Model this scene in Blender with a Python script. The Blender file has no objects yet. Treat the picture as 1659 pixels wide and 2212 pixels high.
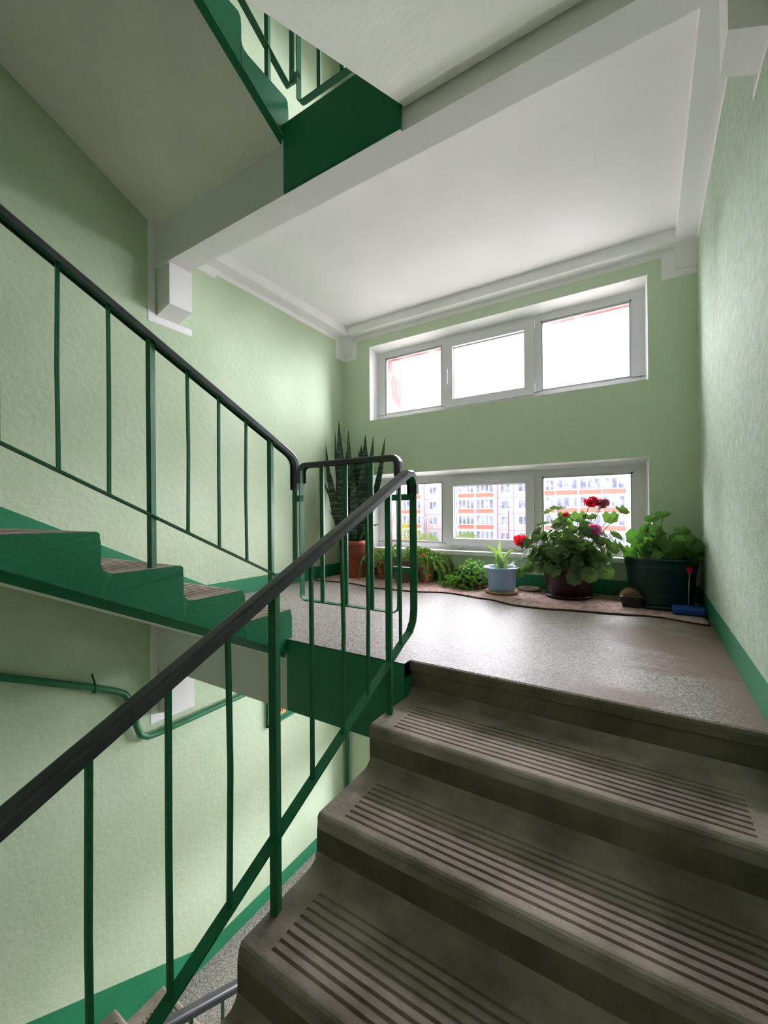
import bpy, bmesh, math, random
from mathutils import Vector, Matrix, noise
sc = bpy.context.scene
PI = math.pi
# ------------------------------------------------------------------ camera
cam = bpy.data.cameras.new('camera'); co = bpy.data.objects.new('camera', cam); sc.collection.objects.link(co); sc.camera = co
th, ph, ro = math.radians(32.0801), math.radians(.131), math.radians(-.4337)
CF = Vector((-math.sin(th)*math.cos(ph), math.cos(th)*math.cos(ph), math.sin(ph)))
CR0 = Vector((math.cos(th), math.sin(th), 0)); CU0 = CR0.cross(CF)
CR = CR0*math.cos(ro)+CU0*math.sin(ro); CU = -CR0*math.sin(ro)+CU0*math.cos(ro)
co.matrix_world = Matrix(((CR.x, CU.x, -CF.x, 0), (CR.y, CU.y, -CF.y, 0), (CR.z, CU.z, -CF.z, .68), (0, 0, 0, 1)))
cam.sensor_fit = 'HORIZONTAL'; cam.sensor_width = 36; cam.lens = 36*906.98/1659; cam.clip_start = .02; cam.clip_end = 500
# ------------------------------------------------------------------ world, sun, exposure
sc.view_settings.view_transform = 'Standard'; sc.view_settings.look = 'None'; sc.view_settings.gamma = 1
sc.view_settings.use_curve_mapping = False
sc.view_settings.exposure = 0.97
w = bpy.data.worlds.new('sky'); sc.world = w; w.use_nodes = True
bg = w.node_tree.nodes['Background']; bg.inputs[0].default_value = (.93, .96, 1, 1); bg.inputs[1].default_value = 1.15
SUN = 30.0
sl = bpy.data.lights.new('overcast_sun', 'SUN'); sl.energy = SUN; sl.angle = math.radians(110); sl.color = (.985, .95, 1.04)
so = bpy.data.objects.new('overcast_sun', sl); sc.collection.objects.link(so)
so.rotation_euler = Vector((-.04, -1, -.22)).to_track_quat('-Z', 'Y').to_euler()
cy = sc.cycles
cy.max_bounces = 14; cy.diffuse_bounces = 9; cy.glossy_bounces = 4; cy.transmission_bounces = 4; cy.transparent_max_bounces = 12
cy.sample_clamp_indirect = 6; cy.caustics_reflective = False; cy.caustics_refractive = False; cy.use_denoising = True
# ------------------------------------------------------------------ dimensions
xL, xR, yW, yE, xG, xS, HS = -2.921, .321, 3.823, 1.687, -.932, -1.66, 2.8
r, d = HS/18, .3171
SLP = r/d
YB = 1.65          # front of the landing beam
YF = yE-9*d        # edge of the floor landing
# ------------------------------------------------------------------ materials
def s2l(c): return tuple(((x/255)/12.92 if x/255 <= .04045 else ((x/255+.055)/1.055)**2.4) for x in c)
def mat(name, col, rough=.6, col2=None, cscale=6, bump=0, bscale=60, bdetail=4, metal=0, spec=.5, cdetail=5, ramp=(.35, .65), trans=0, coat=0, stretch=None, dist=0):
    m = bpy.data.materials.new(name); m.use_nodes = True; nt = m.node_tree; b = nt.nodes['Principled BSDF']; L = nt.links.new
    b.inputs['Base Color'].default_value = (*s2l(col), 1); b.inputs['Roughness'].default_value = rough
    b.inputs['Metallic'].default_value = metal; b.inputs['Specular IOR Level'].default_value = spec; b.inputs['Coat Weight'].default_value = coat
    tc = nt.nodes.new('ShaderNodeTexCoord'); vec = tc.outputs['Object']
    if stretch:
        mp = nt.nodes.new('ShaderNodeMapping'); mp.inputs['Scale'].default_value = stretch; L(vec, mp.inputs[0]); vec = mp.outputs[0]
    if col2:
        n = nt.nodes.new('ShaderNodeTexNoise'); n.inputs['Scale'].default_value = cscale; n.inputs['Detail'].default_value = cdetail
        n.inputs['Distortion'].default_value = dist; L(vec, n.inputs['Vector'])
        rp = nt.nodes.new('ShaderNodeValToRGB'); rp.color_ramp.elements[0].position, rp.color_ramp.elements[1].position = ramp
        rp.color_ramp.elements[0].color = (*s2l(col), 1); rp.color_ramp.elements[1].color = (*s2l(col2), 1)
        L(n.outputs['Fac'], rp.inputs[0]); L(rp.outputs[0], b.inputs['Base Color'])
    if bump:
        n = nt.nodes.new('ShaderNodeTexNoise'); n.inputs['Scale'].default_value = bscale; n.inputs['Detail'].default_value = bdetail; L(vec, n.inputs['Vector'])
        bp = nt.nodes.new('ShaderNodeBump'); bp.inputs['Strength'].default_value = 1; bp.inputs['Distance'].default_value = bump
        L(n.outputs['Fac'], bp.inputs['Height']); L(bp.outputs[0], b.inputs['Normal'])
    if trans:
        t = nt.nodes.new('ShaderNodeBsdfTranslucent'); mx = nt.nodes.new('ShaderNodeMixShader'); mx.inputs[0].default_value = trans
        c = nt.nodes.new('ShaderNodeMixRGB'); c.blend_type = 'MULTIPLY'; c.inputs[0].default_value = 1; c.inputs[2].default_value = (1, 1, .42, 1)
        c.inputs[1].default_value = (*[min(1, x*2.6) for x in s2l(col)], 1)
        L(c.outputs[0], t.inputs[0]); L(b.outputs[0], mx.inputs[1]); L(t.outputs[0], mx.inputs[2])
        L(mx.outputs[0], nt.nodes['Material Output'].inputs['Surface'])
    return m
M = {}
M['wall'] = mat('wall_green', (184, 204, 170), .7, (194, 212, 181), 2.5, bump=.004, bscale=26, bdetail=6)
M['wallW'] = mat('wall_green_smooth', (198, 215, 186), .7, (203, 219, 192), 2, bump=.001, bscale=40)
M['wallR'] = mat('wall_green_rough', (172, 194, 166), .85, (196, 210, 194), 24, bump=.006, bscale=120, bdetail=5, cdetail=4, ramp=(.35, .7))
M['white'] = mat('white_paint', (241, 239, 240), .7, (235, 233, 234), 1.5, bump=.0015, bscale=18)
M['soffit'] = mat('soffit_paint', (240, 241, 232), .7, (233, 234, 226), 3, bump=.004, bscale=14, bdetail=5)
M['paint'] = mat('green_paint', (30, 124, 84), .45, (36, 132, 90), 3, bump=.0012, bscale=60)
M['rail'] = mat('green_rail_paint', (24, 108, 70), .45, (30, 118, 78), 12, bump=.0006, bscale=90)
M['plastic'] = mat('grey_plastic', (66, 68, 74), .36, (76, 78, 83), 20)
M['conc'] = mat('step_concrete', (130, 114, 104), .62, (192, 174, 164), 4, bump=.0035, bscale=45, bdetail=8, cdetail=9)
M['riser'] = mat('worn_concrete', (110, 96, 82), .75, (140, 124, 110), 6, bump=.004, bscale=40, bdetail=8)
M['pvc'] = mat('white_pvc', (216, 216, 219), .35)
M['gasket'] = mat('gasket', (60, 60, 62), .6)
M['reveal'] = mat('reveal_white', (240, 240, 240), .6)
M['black'] = mat('black_plastic', (22, 22, 24), .5)
def glassmat(name='window_glass'):
    m = bpy.data.materials.new(name); m.use_nodes = True; nt = m.node_tree; nt.nodes.remove(nt.nodes['Principled BSDF'])
    t = nt.nodes.new('ShaderNodeBsdfTransparent'); g = nt.nodes.new('ShaderNodeBsdfGlossy'); g.inputs['Roughness'].default_value = .02
    t.inputs[0].default_value = (.97, .98, .98, 1)
    f = nt.nodes.new('ShaderNodeFresnel'); f.inputs[0].default_value = 1.25; x = nt.nodes.new('ShaderNodeMixShader')
    nt.links.new(f.outputs[0], x.inputs[0]); nt.links.new(t.outputs[0], x.inputs[1]); nt.links.new(g.outputs[0], x.inputs[2])
    nt.links.new(x.outputs[0], nt.nodes['Material Output'].inputs['Surface']); return m
M['glass'] = glassmat()
def terrazzo():
    m = bpy.data.materials.new('terrazzo'); m.use_nodes = True; nt = m.node_tree; b = nt.nodes['Principled BSDF']; L = nt.links.new; N = nt.nodes.new; b.inputs['Specular IOR Level'].default_value = .2
    tc = N('ShaderNodeTexCoord'); v = N('ShaderNodeTexVoronoi'); v.inputs['Scale'].default_value = 175; L(tc.outputs['Object'], v.inputs['Vector'])
    rp = N('ShaderNodeValToRGB'); e = rp.color_ramp.elements; e[0].position = 0; e[0].color = (*s2l((84, 77, 74)), 1); e[1].position = .17; e[1].color = (*s2l((140, 131, 125)), 1)
    e2 = rp.color_ramp.elements.new(.5); e2.color = (*s2l((152, 144, 138)), 1); e3 = rp.color_ramp.elements.new(.85); e3.color = (*s2l((186, 180, 175)), 1)
    rp.color_ramp.interpolation = 'LINEAR'
    sp = N('ShaderNodeSeparateColor'); L(v.outputs['Color'], sp.inputs[0]); L(sp.outputs[0], rp.inputs[0])
    n = N('ShaderNodeTexNoise'); n.inputs['Scale'].default_value = 1.15; n.inputs['Detail'].default_value = 8; n.inputs['Distortion'].default_value = .3; L(tc.outputs['Object'], n.inputs['Vector'])
    rp2 = N('ShaderNodeValToRGB'); rp2.color_ramp.elements[0].position = .48; rp2.color_ramp.elements[1].position = .54; L(n.outputs['Fac'], rp2.inputs[0])
    # the worn band beside the right wall
    sx = N('ShaderNodeSeparateXYZ'); L(tc.outputs['Object'], sx.inputs[0])
    mr = N('ShaderNodeMapRange'); mr.inputs['From Min'].default_value = -.5; mr.inputs['From Max'].default_value = .05; L(sx.outputs['X'], mr.inputs['Value'])
    ad = N('ShaderNodeMath'); ad.operation = 'MULTIPLY'; L(rp2.outputs[0], ad.inputs[0]); L(mr.outputs[0], ad.inputs[1])
    ad2 = N('ShaderNodeMath'); ad2.operation = 'ADD'; ad2.use_clamp = True; L(ad.outputs[0], ad2.inputs[0])
    mr2 = N('ShaderNodeMapRange'); mr2.inputs['From Min'].default_value = .10; mr2.inputs['From Max'].default_value = .30; mr2.inputs['To Max'].default_value = .85; L(sx.outputs['X'], mr2.inputs['Value']); L(mr2.outputs[0], ad2.inputs[1])
    mx = N('ShaderNodeMixRGB'); mx.inputs[2].default_value = (*s2l((134, 114, 102)), 1); L(ad2.outputs[0], mx.inputs[0]); L(rp.outputs[0], mx.inputs[1]); L(mx.outputs[0], b.inputs['Base Color'])
    mr3 = N('ShaderNodeMapRange'); mr3.inputs['To Min'].default_value = .46; mr3.inputs['To Max'].default_value = .6; L(ad2.outputs[0], mr3.inputs['Value']); L(mr3.outputs[0], b.inputs['Roughness'])
    bp = N('ShaderNodeBump'); bp.inputs['Distance'].default_value = .0008; L(sp.outputs[1], bp.inputs['Height']); L(bp.outputs[0], b.inputs['Normal'])
    return m
M['terr'] = terrazzo()
# ------------------------------------------------------------------ mesh helpers
class MB:
    def __init__(s): s.v = []; s.f = []; s.m = []; s.s = []
    def add(s, vs, fs, mi=0, smooth=False):
        o = len(s.v); s.v += [tuple(p) for p in vs]
        for f in fs: s.f.append([i+o for i in f]); s.m.append(mi); s.s.append(smooth)
        return s
    def box(s, x0, x1, y0, y1, z0, z1, mi=0):
        v = [(x, y, z) for z in (z0, z1) for y in (y0, y1) for x in (x0, x1)]
        s.add(v, [(0, 2, 3, 1), (4, 5, 7, 6), (0, 1, 5, 4), (2, 6, 7, 3), (0, 4, 6, 2), (1, 3, 7, 5)], mi); return s
    def bar(s, p, q, wd, dp, side=(1, 0, 0), mi=0):           # a straight bar from p to q, wd across along side, dp the other way
        p, q = Vector(p), Vector(q); t = (q-p).normalized(); a = Vector(side); a = (a-t*a.dot(t)).normalized(); b = t.cross(a)
        v = []
        for c in (p, q):
            for i, j in ((-1, -1), (1, -1), (1, 1), (-1, 1)): v.append(c+a*i*wd/2+b*j*dp/2)
        s.add(v, [(3, 2, 1, 0), (4, 5, 6, 7)]+[(i, (i+1) % 4, (i+1) % 4+4, i+4) for i in range(4)], mi); return s
    def tube(s, pts, rad, n=10, mi=0, cap=True, smooth=True):
        pts = [Vector(p) for p in pts]; k = len(pts); rr = rad if isinstance(rad, (list, tuple)) else [rad]*k
        t0 = (pts[1]-pts[0]).normalized(); a = t0.orthogonal().normalized(); v = []
        for i, p in enumerate(pts):
            t = ((pts[min(i+1, k-1)]-pts[max(i-1, 0)])).normalized(); a = (a-t*a.dot(t)).normalized(); b = t.cross(a)
            for j in range(n): v.append(p+(a*math.cos(2*PI*j/n)+b*math.sin(2*PI*j/n))*rr[i])
        f = [(i*n+j, i*n+(j+1) % n, (i+1)*n+(j+1) % n, (i+1)*n+j) for i in range(k-1) for j in range(n)]
        s.add(v, f, mi, smooth)
        if cap: s.add([v[j] for j in range(n)], [tuple(range(n))[::-1]], mi); s.add(v[-n:], [tuple(range(n))], mi)
        return s
    def sweep(s, pts, nrm, prof, mi=0, smooth=False):         # planar path, profile (across, thick)
        pts = [Vector(p) for p in pts]; nrm = Vector(nrm); k = len(pts); n = len(prof); v = []
        for i, p in enumerate(pts):
            ta = (p-pts[i-1]).normalized() if i else (pts[1]-p).normalized(); tb = (pts[i+1]-p).normalized() if i < k-1 else ta
            t = (ta+tb).normalized(); c = max(.5, t.dot(tb)); u = t.cross(nrm).normalized()
            for (a, b) in prof: v.append(p+nrm*a+u*b/c)
        f = [(i*n+j, i*n+(j+1) % n, (i+1)*n+(j+1) % n, (i+1)*n+j) for i in range(k-1) for j in range(n)]
        f += [tuple(range(n))[::-1], tuple(range((k-1)*n, k*n))]
        s.add(v, f, mi, smooth); return s
    def lathe(s, prof, n=40, c=(0, 0, 0), mi=0, smooth=True):
        v = [(c[0]+a*math.cos(2*PI*j/n), c[1]+a*math.sin(2*PI*j/n), c[2]+z) for a, z in prof for j in range(n)]
        k = len(prof); f = [(i*n+j, i*n+(j+1) % n, (i+1)*n+(j+1) % n, (i+1)*n+j) for i in range(k-1) for j in range(n)]
        f += [tuple(range(n))[::-1], tuple(range((k-1)*n, k*n))]
        s.add(v, f, mi, smooth); return s
    def extr(s, poly, x0, x1, mi=0, mcap=None, mseg=None):    # polygon in (y, z) pushed along x
        n = len(poly); v = [(x0, y, z) for y, z in poly]+[(x1, y, z) for y, z in poly]
        s.add(v, [tuple(range(n))], mi if mcap is None else mcap[0]); s.add(v, [tuple(range(n, 2*n))[::-1]], mi if mcap is None else mcap[1])
        for i in range(n): s.add([v[i], v[(i+1) % n], v[(i+1) % n+n], v[i+n]], [(0, 1, 2, 3)], mi if mseg is None else mseg[i])
        return s
    def build(s, name, mats, parent=None, org=None, weld=True):
        me = bpy.data.meshes.new(name); o = org if org is not None else ((parent.location if parent is not None and parent.parent is None else Vector((0, 0, 0))) if parent is not None else Vector((0, 0, 0)))
        if parent is not None and parent.parent is not None and org is None: o = parent.parent.location
        ox, oy, oz = o
        me.from_pydata([(a-ox, b-oy, c-oz) for a, b, c in s.v], [], s.f)
        for m_ in (mats if isinstance(mats, (list, tuple)) else [mats]): me.materials.append(m_)
        for p, mi, sm in zip(me.polygons, s.m, s.s): p.material_index = mi; p.use_smooth = sm
        if weld:
            bm = bmesh.new(); bm.from_mesh(me); bmesh.ops.remove_doubles(bm, verts=bm.verts, dist=1e-5); bmesh.ops.recalc_face_normals(bm, faces=bm.faces); bm.to_mesh(me); bm.free()
        ob = bpy.data.objects.new(name, me); sc.collection.objects.link(ob)
        if parent is not None: ob.parent = parent
        elif org is not None: ob.location = org
        return ob
def thing(name, loc, label, cat, group=None):
    o = bpy.data.objects.new(name, None); sc.collection.objects.link(o); o.location = loc; o.empty_display_size = .05
    o['label'] = label; o['category'] = cat
    if group: o['group'] = group
    return o
def struct(o): o['kind'] = 'structure'; return o
def dup(root, dz, label):
    c = root.copy(); sc.collection.objects.link(c); c.location.z += dz; c['label'] = label
    for ch in list(root.children):
        e = ch.copy(); sc.collection.objects.link(e); e.parent = c
        for g in list(ch.children): h = g.copy(); sc.collection.objects.link(h); h.parent = e
    return c
def arc2(c, rad, a0, a1, n=6): return [(c[0]+rad*math.cos(a0+(a1-a0)*i/n), c[1]+rad*math.sin(a0+(a1-a0)*i/n)) for i in range(n+1)]
# ------------------------------------------------------------------ SETTING: walls
ZB, ZT, YK = -4.6, 7.4, -3.1
struct(MB().box(xL-.2, xL, YK, yW+.3, ZB, ZT).build('wall_left', M['wall']))
struct(MB().box(xR, xR+.2, YK, yW+.3, ZB, ZT).build('wall_right', M['wallR']))
struct(MB().box(xL-.2, xR+.2, YK-.2, YK, ZB, ZT).build('wall_back', M['wallW']))
OX0, OX1 = -2.567, .013
UZ0, UZ1, LZ0, LZ1 = 1.694, 2.498, .29, 1.095
def wallboxes(m, x0, x1, ya, yb, ox0, ox1, rows):
    m.box(x0, ox0, ya, yb, ZB, ZT); m.box(ox1, x1, ya, yb, ZB, ZT); z = ZB
    for a, b in rows: m.box(ox0, ox1, ya, yb, z, a); z = b
    m.box(ox0, ox1, ya, yb, z, ZT)
rows = []
for s_ in (-1, 0, 1): rows += [(LZ0+HS*s_, LZ1+HS*s_), (UZ0+HS*s_, UZ1+HS*s_)]
m = MB(); wallboxes(m, xL, xR, yW, 4.12, OX0, OX1, rows); struct(m.build('wall_window', M['wallW']))
M['pink'] = mat('pink_render', (128, 62, 58), .8, (176, 128, 124), 7, bump=.004, bscale=30, ramp=(.4, .6), stretch=(1, 1, .4))
rows2 = [(a-.02, b-.045) for a, b in rows]
m = MB(); wallboxes(m, xL-.2, xR+.2, 4.12, 4.22, -2.50, -.0, rows2); m.box(xL-.2, -2.50, 4.22, 4.39, ZB, ZT)
struct(m.build('wall_outer', M['pink']))
struct(MB().box(xL-.2, xR+.2, YK-.2, 4.2, ZT, ZT+.1).build('ceiling', M['white']))
struct(MB().box(xL-.2, xR+.2, YK-.2, 4.2, ZB-.1, ZB).build('floor', M['terr']))
# landings with their beams and cornices
for s_ in (0, 1, -1):
    z0 = HS*s_
    m = MB(); m.box(xL, xS, YB, yW, z0-.065, z0-.012, 1); m.box(xS, xG, YB, yW, z0-.065, z0-.012, 1); m.box(xG, xR, 1.80, yW, z0-.065, z0-.012, 1)
    m.box(xL, xG, YB, yW, z0-.012, z0, 0); m.box(xG, xR, 1.80, yW, z0-.012, z0, 0)
    # concrete lip over the first riser, with a slightly eased edge
    m.extr([(1.80, z0), (1.712, z0), (1.702, z0-.004), (1.698, z0-.014), (1.700, z0-.045), (1.716, z0-.055), (1.716, z0-.20), (1.80, z0-.20)], xG, xR, 2, mseg=[0, 0, 2, 2, 2, 2, 2, 1])
    o = m.build('floor', [M['terr'], M['white'], M['riser']], weld=False); struct(o)
    if s_ < 0: continue
    # edge beam, its well side painted green
    m = MB(); zb = z0-.386
    m.box(xL, xS, YB, 1.81, zb, z0-.066, 1); m.box(xG, xR, 1.665, 1.81, zb, z0-.19, 1)
    m.add([(xS, YB, zb), (xG, YB, zb), (xG, 1.81, zb), (xS, 1.81, zb)], [(0, 1, 2, 3)], 1)
    m.add([(xS, YB, z0-.001), (xG, YB, z0-.001), (xG, YB, zb), (xS, YB, zb)], [(0, 1, 2, 3)], 0)
    m.add([(xS, 1.81, z0-.066), (xG, 1.81, z0-.066), (xG, 1.81, zb), (xS, 1.81, zb)], [(0, 1, 2, 3)], 1)
    m.add([(xG, YB, z0-.001), (xG, 1.81, z0-.001), (xG, 1.81, zb), (xG, YB, zb)], [(0, 1, 2, 3)], 0)
    m.box(xS, xG, YB-.004, YB, zb+.012, z0-.004, 0)
    struct(m.build('trim_1', [M['paint'], M['white']], weld=False))
    # corbels under the beam
    for k, (xa, xb) in enumerate(((xL, -2.765), (.222, xR))):
        m = MB(); zz = z0-.64 if k else z0-.67
        xw = xL if k == 0 else xR; xi = xb if k == 0 else xa
        v = [(xw, YB+.012, zz-.045), (xw, 1.83, zz-.045), (xi, 1.83, zz), (xi, YB+.012, zz), (xw, YB+.012, zb), (xw, 1.83, zb), (xi, 1.83, zb), (xi, YB+.012, zb)]
        m.add(v, [(0, 1, 2, 3), (4, 5, 6, 7), (0, 3, 7, 4), (1, 2, 6, 5), (2, 3, 7, 6), (0, 1, 5, 4)])
        if k == 0:
            m.box(xL, xL+.0025, 1.60, 1.93, zz-.10, zz-.05); m.box(xL, xL+.0025, 1.60, YB-.001, zz-.05, z0-.05)
            m.box(xL, xL+.0025, 1.831, 2.14, z0-.228, z0-.152)
        else: m.box(xR-.0025, xR, 1.55, 1.90, zz-.08, zz-.046)
        struct(m.build('trim_2', M['white'], weld=False))
    # cornices
    m = MB(); c0, c1 = z0-.152, z0-.065
    m.box(xL, xL+.118, 1.812, yW, c0, c1); m.box(xR-.130, xR, 1.812, yW, c0, c1); m.box(xL+.118, xR-.13, yW-.108, yW, c0, c1)
    for xw, xi, zl in ((xL, xL+.115, z0-.35), (xR, xR-.135, z0-.325)):
        v = [(xw, yW-.012, zl), (xw, yW, zl), (xi, yW, zl+.01), (xi, yW-.012, zl+.01), (xw, yW-.075, c0), (xw, yW, c0), (xi, yW, c0), (xi, yW-.075, c0)]
        m.add(v, [(0, 1, 2, 3), (0, 3, 7, 4), (2, 3, 7, 6), (0, 1, 5, 4)])
    m.box(xL, xL+.002, 2.14, yW-.15, c0-.045, c0); m.box(xL+.18, xR-.215, yW-.002, yW, c0-.05, c0); m.box(xR-.002, xR, 1.91, yW, c0-.03, c0)
    m.box(xL, xL+.18, yW-.002, yW, z0-.395, c0); m.box(xR-.215, xR, yW-.002, yW, z0-.375, c0)
    m.box(xL, xL+.002, yW-.15, yW, z0-.39, c0)
    struct(m.build('trim_3', M['white'], weld=False))
for z0 in (-1.4, 1.4, 4.2):
    m = MB(); m.box(xL, xR, YK, YF, z0-.2, z0-.012, 1); m.box(xL, xR, YK, YF, z0-.012, z0, 0); struct(m.build('floor', [M['terr'], M['white']]))
# painted skirting bands
e = .002
for s_ in (0, 1, -1):
    z0 = HS*s_; yk = yE+.35
    def prof(top):
        return [(yW, z0), (yW, z0+.128), (yk, z0+.128), (YF, z0+.128+SLP*(yk-YF)), (YF, z0-.02+SLP*(yE-YF)), (yE, z0)]
    m = MB(); m.extr([(a, b) for a, b in prof(0)], xL, xL+e); struct(m.build('baseboard_left', M['paint']))
    m = MB(); m.box(xL+e, xR-e, yW-e, yW, z0, z0+.128); struct(m.build('baseboard_window', M['paint']))
    m = MB(); m.extr([(yW, z0), (yW, z0+.128), (yE+.02, z0+.128), (YF, z0+.128-SLP*(yE-YF)), (YF, z0-.16-SLP*(yE-YF)), (yE, z0-.16), (yE, z0)], xR-e, xR); struct(m.build('baseboard_right', M['paint']))
# ------------------------------------------------------------------ SETTING: windows
def window(idx, z0, z1, zt, zbm, hz):
    """z0..z1 opening, zt/zbm frame top/bottom"""
    root = MB(); fy = 3.953; fx0, fx1 = -2.55, -.005; yb = 4.02
    root.box(OX0+.002, OX1-.002, fy, yb, zt-.062, z1-.002); root.box(OX0+.002, OX1-.002, fy, yb, z0+.002, zbm+.056)
    for xa, xb in ((OX0+.002, -2.455), (-1.767, -1.700), (-.884, -.803), (-.096, OX1-.002)): root.box(xa, xb, fy, yb, zbm+.05, zt-.06)
    # thin steps along the glass
    for xa, xb in ((-2.455, -1.767), (-.803, -.096)):
        zz0, zz1 = zbm+.056, zt-.062
        for q in (0,):
            root.box(xa, xa+.012, fy+.012, yb-.01, zz0, zz1); root.box(xb-.012, xb, fy+.012, yb-.01, zz0, zz1)
            root.box(xa, xb, fy+.012, yb-.01, zz0, zz0+.012); root.box(xa, xb, fy+.012, yb-.01, zz1-.012, zz1)
    fr = struct(root.build('window_%d' % idx, M['pvc']))
    # splayed white reveal
    m = MB(); A = [(OX0, yW, z0), (OX1, yW, z0), (OX1, yW, z1), (OX0, yW, z1)]; B = [(fx0, fy, zbm), (fx1, fy, zbm), (fx1, fy, zt), (fx0, fy, zt)]
    m.add(A+B, [(i, (i+1) % 4, (i+1) % 4+4, i+4) for i in range(4)])
    for a, b, c, dd in ((OX0-.004, OX0, z0-.004, z1+.004), (OX1, OX1+.004, z0-.004, z1+.004), (OX0, OX1, z1, z1+.004)): m.box(a, b, yW-.0015, yW, c, dd)
    m.build('reveal', M['reveal'], fr, weld=False)
    # opening sash
    sx0, sx1, sz0, sz1 = -1.722, -.864, zbm+.034, zt-.036; gx0, gx1, gz0, gz1 = -1.643, -.941, zbm+.108, zt-.118
    m = MB(); ya, yb2 = fy-.022, fy+.035
    m.box(sx0, gx0, ya, yb2, sz0, sz1); m.box(gx1, sx1, ya, yb2, sz0, sz1); m.box(gx0, gx1, ya, yb2, sz0, gz0); m.box(gx0, gx1, ya, yb2, gz1, sz1)
    sash = m.build('sash', M['pvc'], fr)
    m = MB()
    for (a, b, c, dd) in ((gx0, gx1, gz0, gz1), (-2.443, -1.779, zbm+.068, zt-.074), (-.791, -.108, zbm+.068, zt-.074)):
        t = .004
        for bx_ in ((a, a+t, c, dd), (b-t, b, c, dd), (a, b, c, c+t), (a, b, dd-t, dd)): m.box(bx_[0], bx_[1], fy+.010, fy+.035, bx_[2], bx_[3])
    m.build('gasket', M['gasket'], fr)
    for (a, b, c, dd) in ((-2.45, -1.77, zbm+.06, zt-.066), (gx0, gx1, gz0, gz1), (-.80, -.10, zbm+.06, zt-.066)):
        MB().add([(a, fy+.03, c), (b, fy+.03, c), (b, fy+.03, dd), (a, fy+.03, dd)], [(0, 1, 2, 3)]).build('pane', M['glass'], fr)
    m = MB()
    if hz:
        hx, hzz = -1.30, zt-.075; m.box(hx-.014, hx+.014, ya-.012, ya, hzz-.03, hzz+.03)
        m.sweep([(hx, ya-.035, hzz), (hx+.02, ya-.04, hzz+.001), (hx+.12, ya-.04, hzz+.006), (hx+.135, ya-.036, hzz+.006)], (0, 1, 0), [(-.006, -.010), (.006, -.010), (.006, .010), (-.006, .010)])
        m.tube([(hx, ya-.04, hzz), (hx, ya, hzz)], .010)
    else:
        hx, hzz = -1.692, zbm+.385; m.box(hx-.014, hx+.014, ya-.012, ya, hzz-.035, hzz+.035)
        m.sweep([(hx, ya-.034, hzz+.02), (hx, ya-.042, hzz), (hx, ya-.042, hzz-.10), (hx, ya-.036, hzz-.125)], (1, 0, 0), [(-.010, -.006), (.010, -.006), (.010, .006), (-.010, .006)])
        m.tube([(hx, ya-.04, hzz), (hx, ya, hzz)], .010)
    m.build('handle', M['pvc'], fr)
    if not hz:
        for zz in (sz0+.05, sz1-.06):
            MB().tube([(-.852, ya-.008, zz-.035), (-.852, ya-.008, zz+.045)], .009).build('hinge', M['pvc'], fr)
    else:
        for xx in (sx0+.12, sx1-.12):
            MB().tube([(xx-.05, ya-.004, sz0-.008), (xx+.05, ya-.004, sz0-.008)], .008).build('hinge', M['pvc'], fr)
    return fr
window(1, UZ0, UZ1, 2.46, 1.708, False)
w2 = window(2, LZ0, LZ1, 1.06, .312, True)
for i_, dz_ in ((3, -HS), (5, HS)): window(i_, UZ0+dz_, UZ1+dz_, 2.46+dz_, 1.708+dz_, False); window(i_+1, LZ0+dz_, LZ1+dz_, 1.06+dz_, .312+dz_, True)
MB().box(-2.60, .02, yW-.028, yW+.128, .272, .308).build('sill', M['reveal'], w2)
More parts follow.
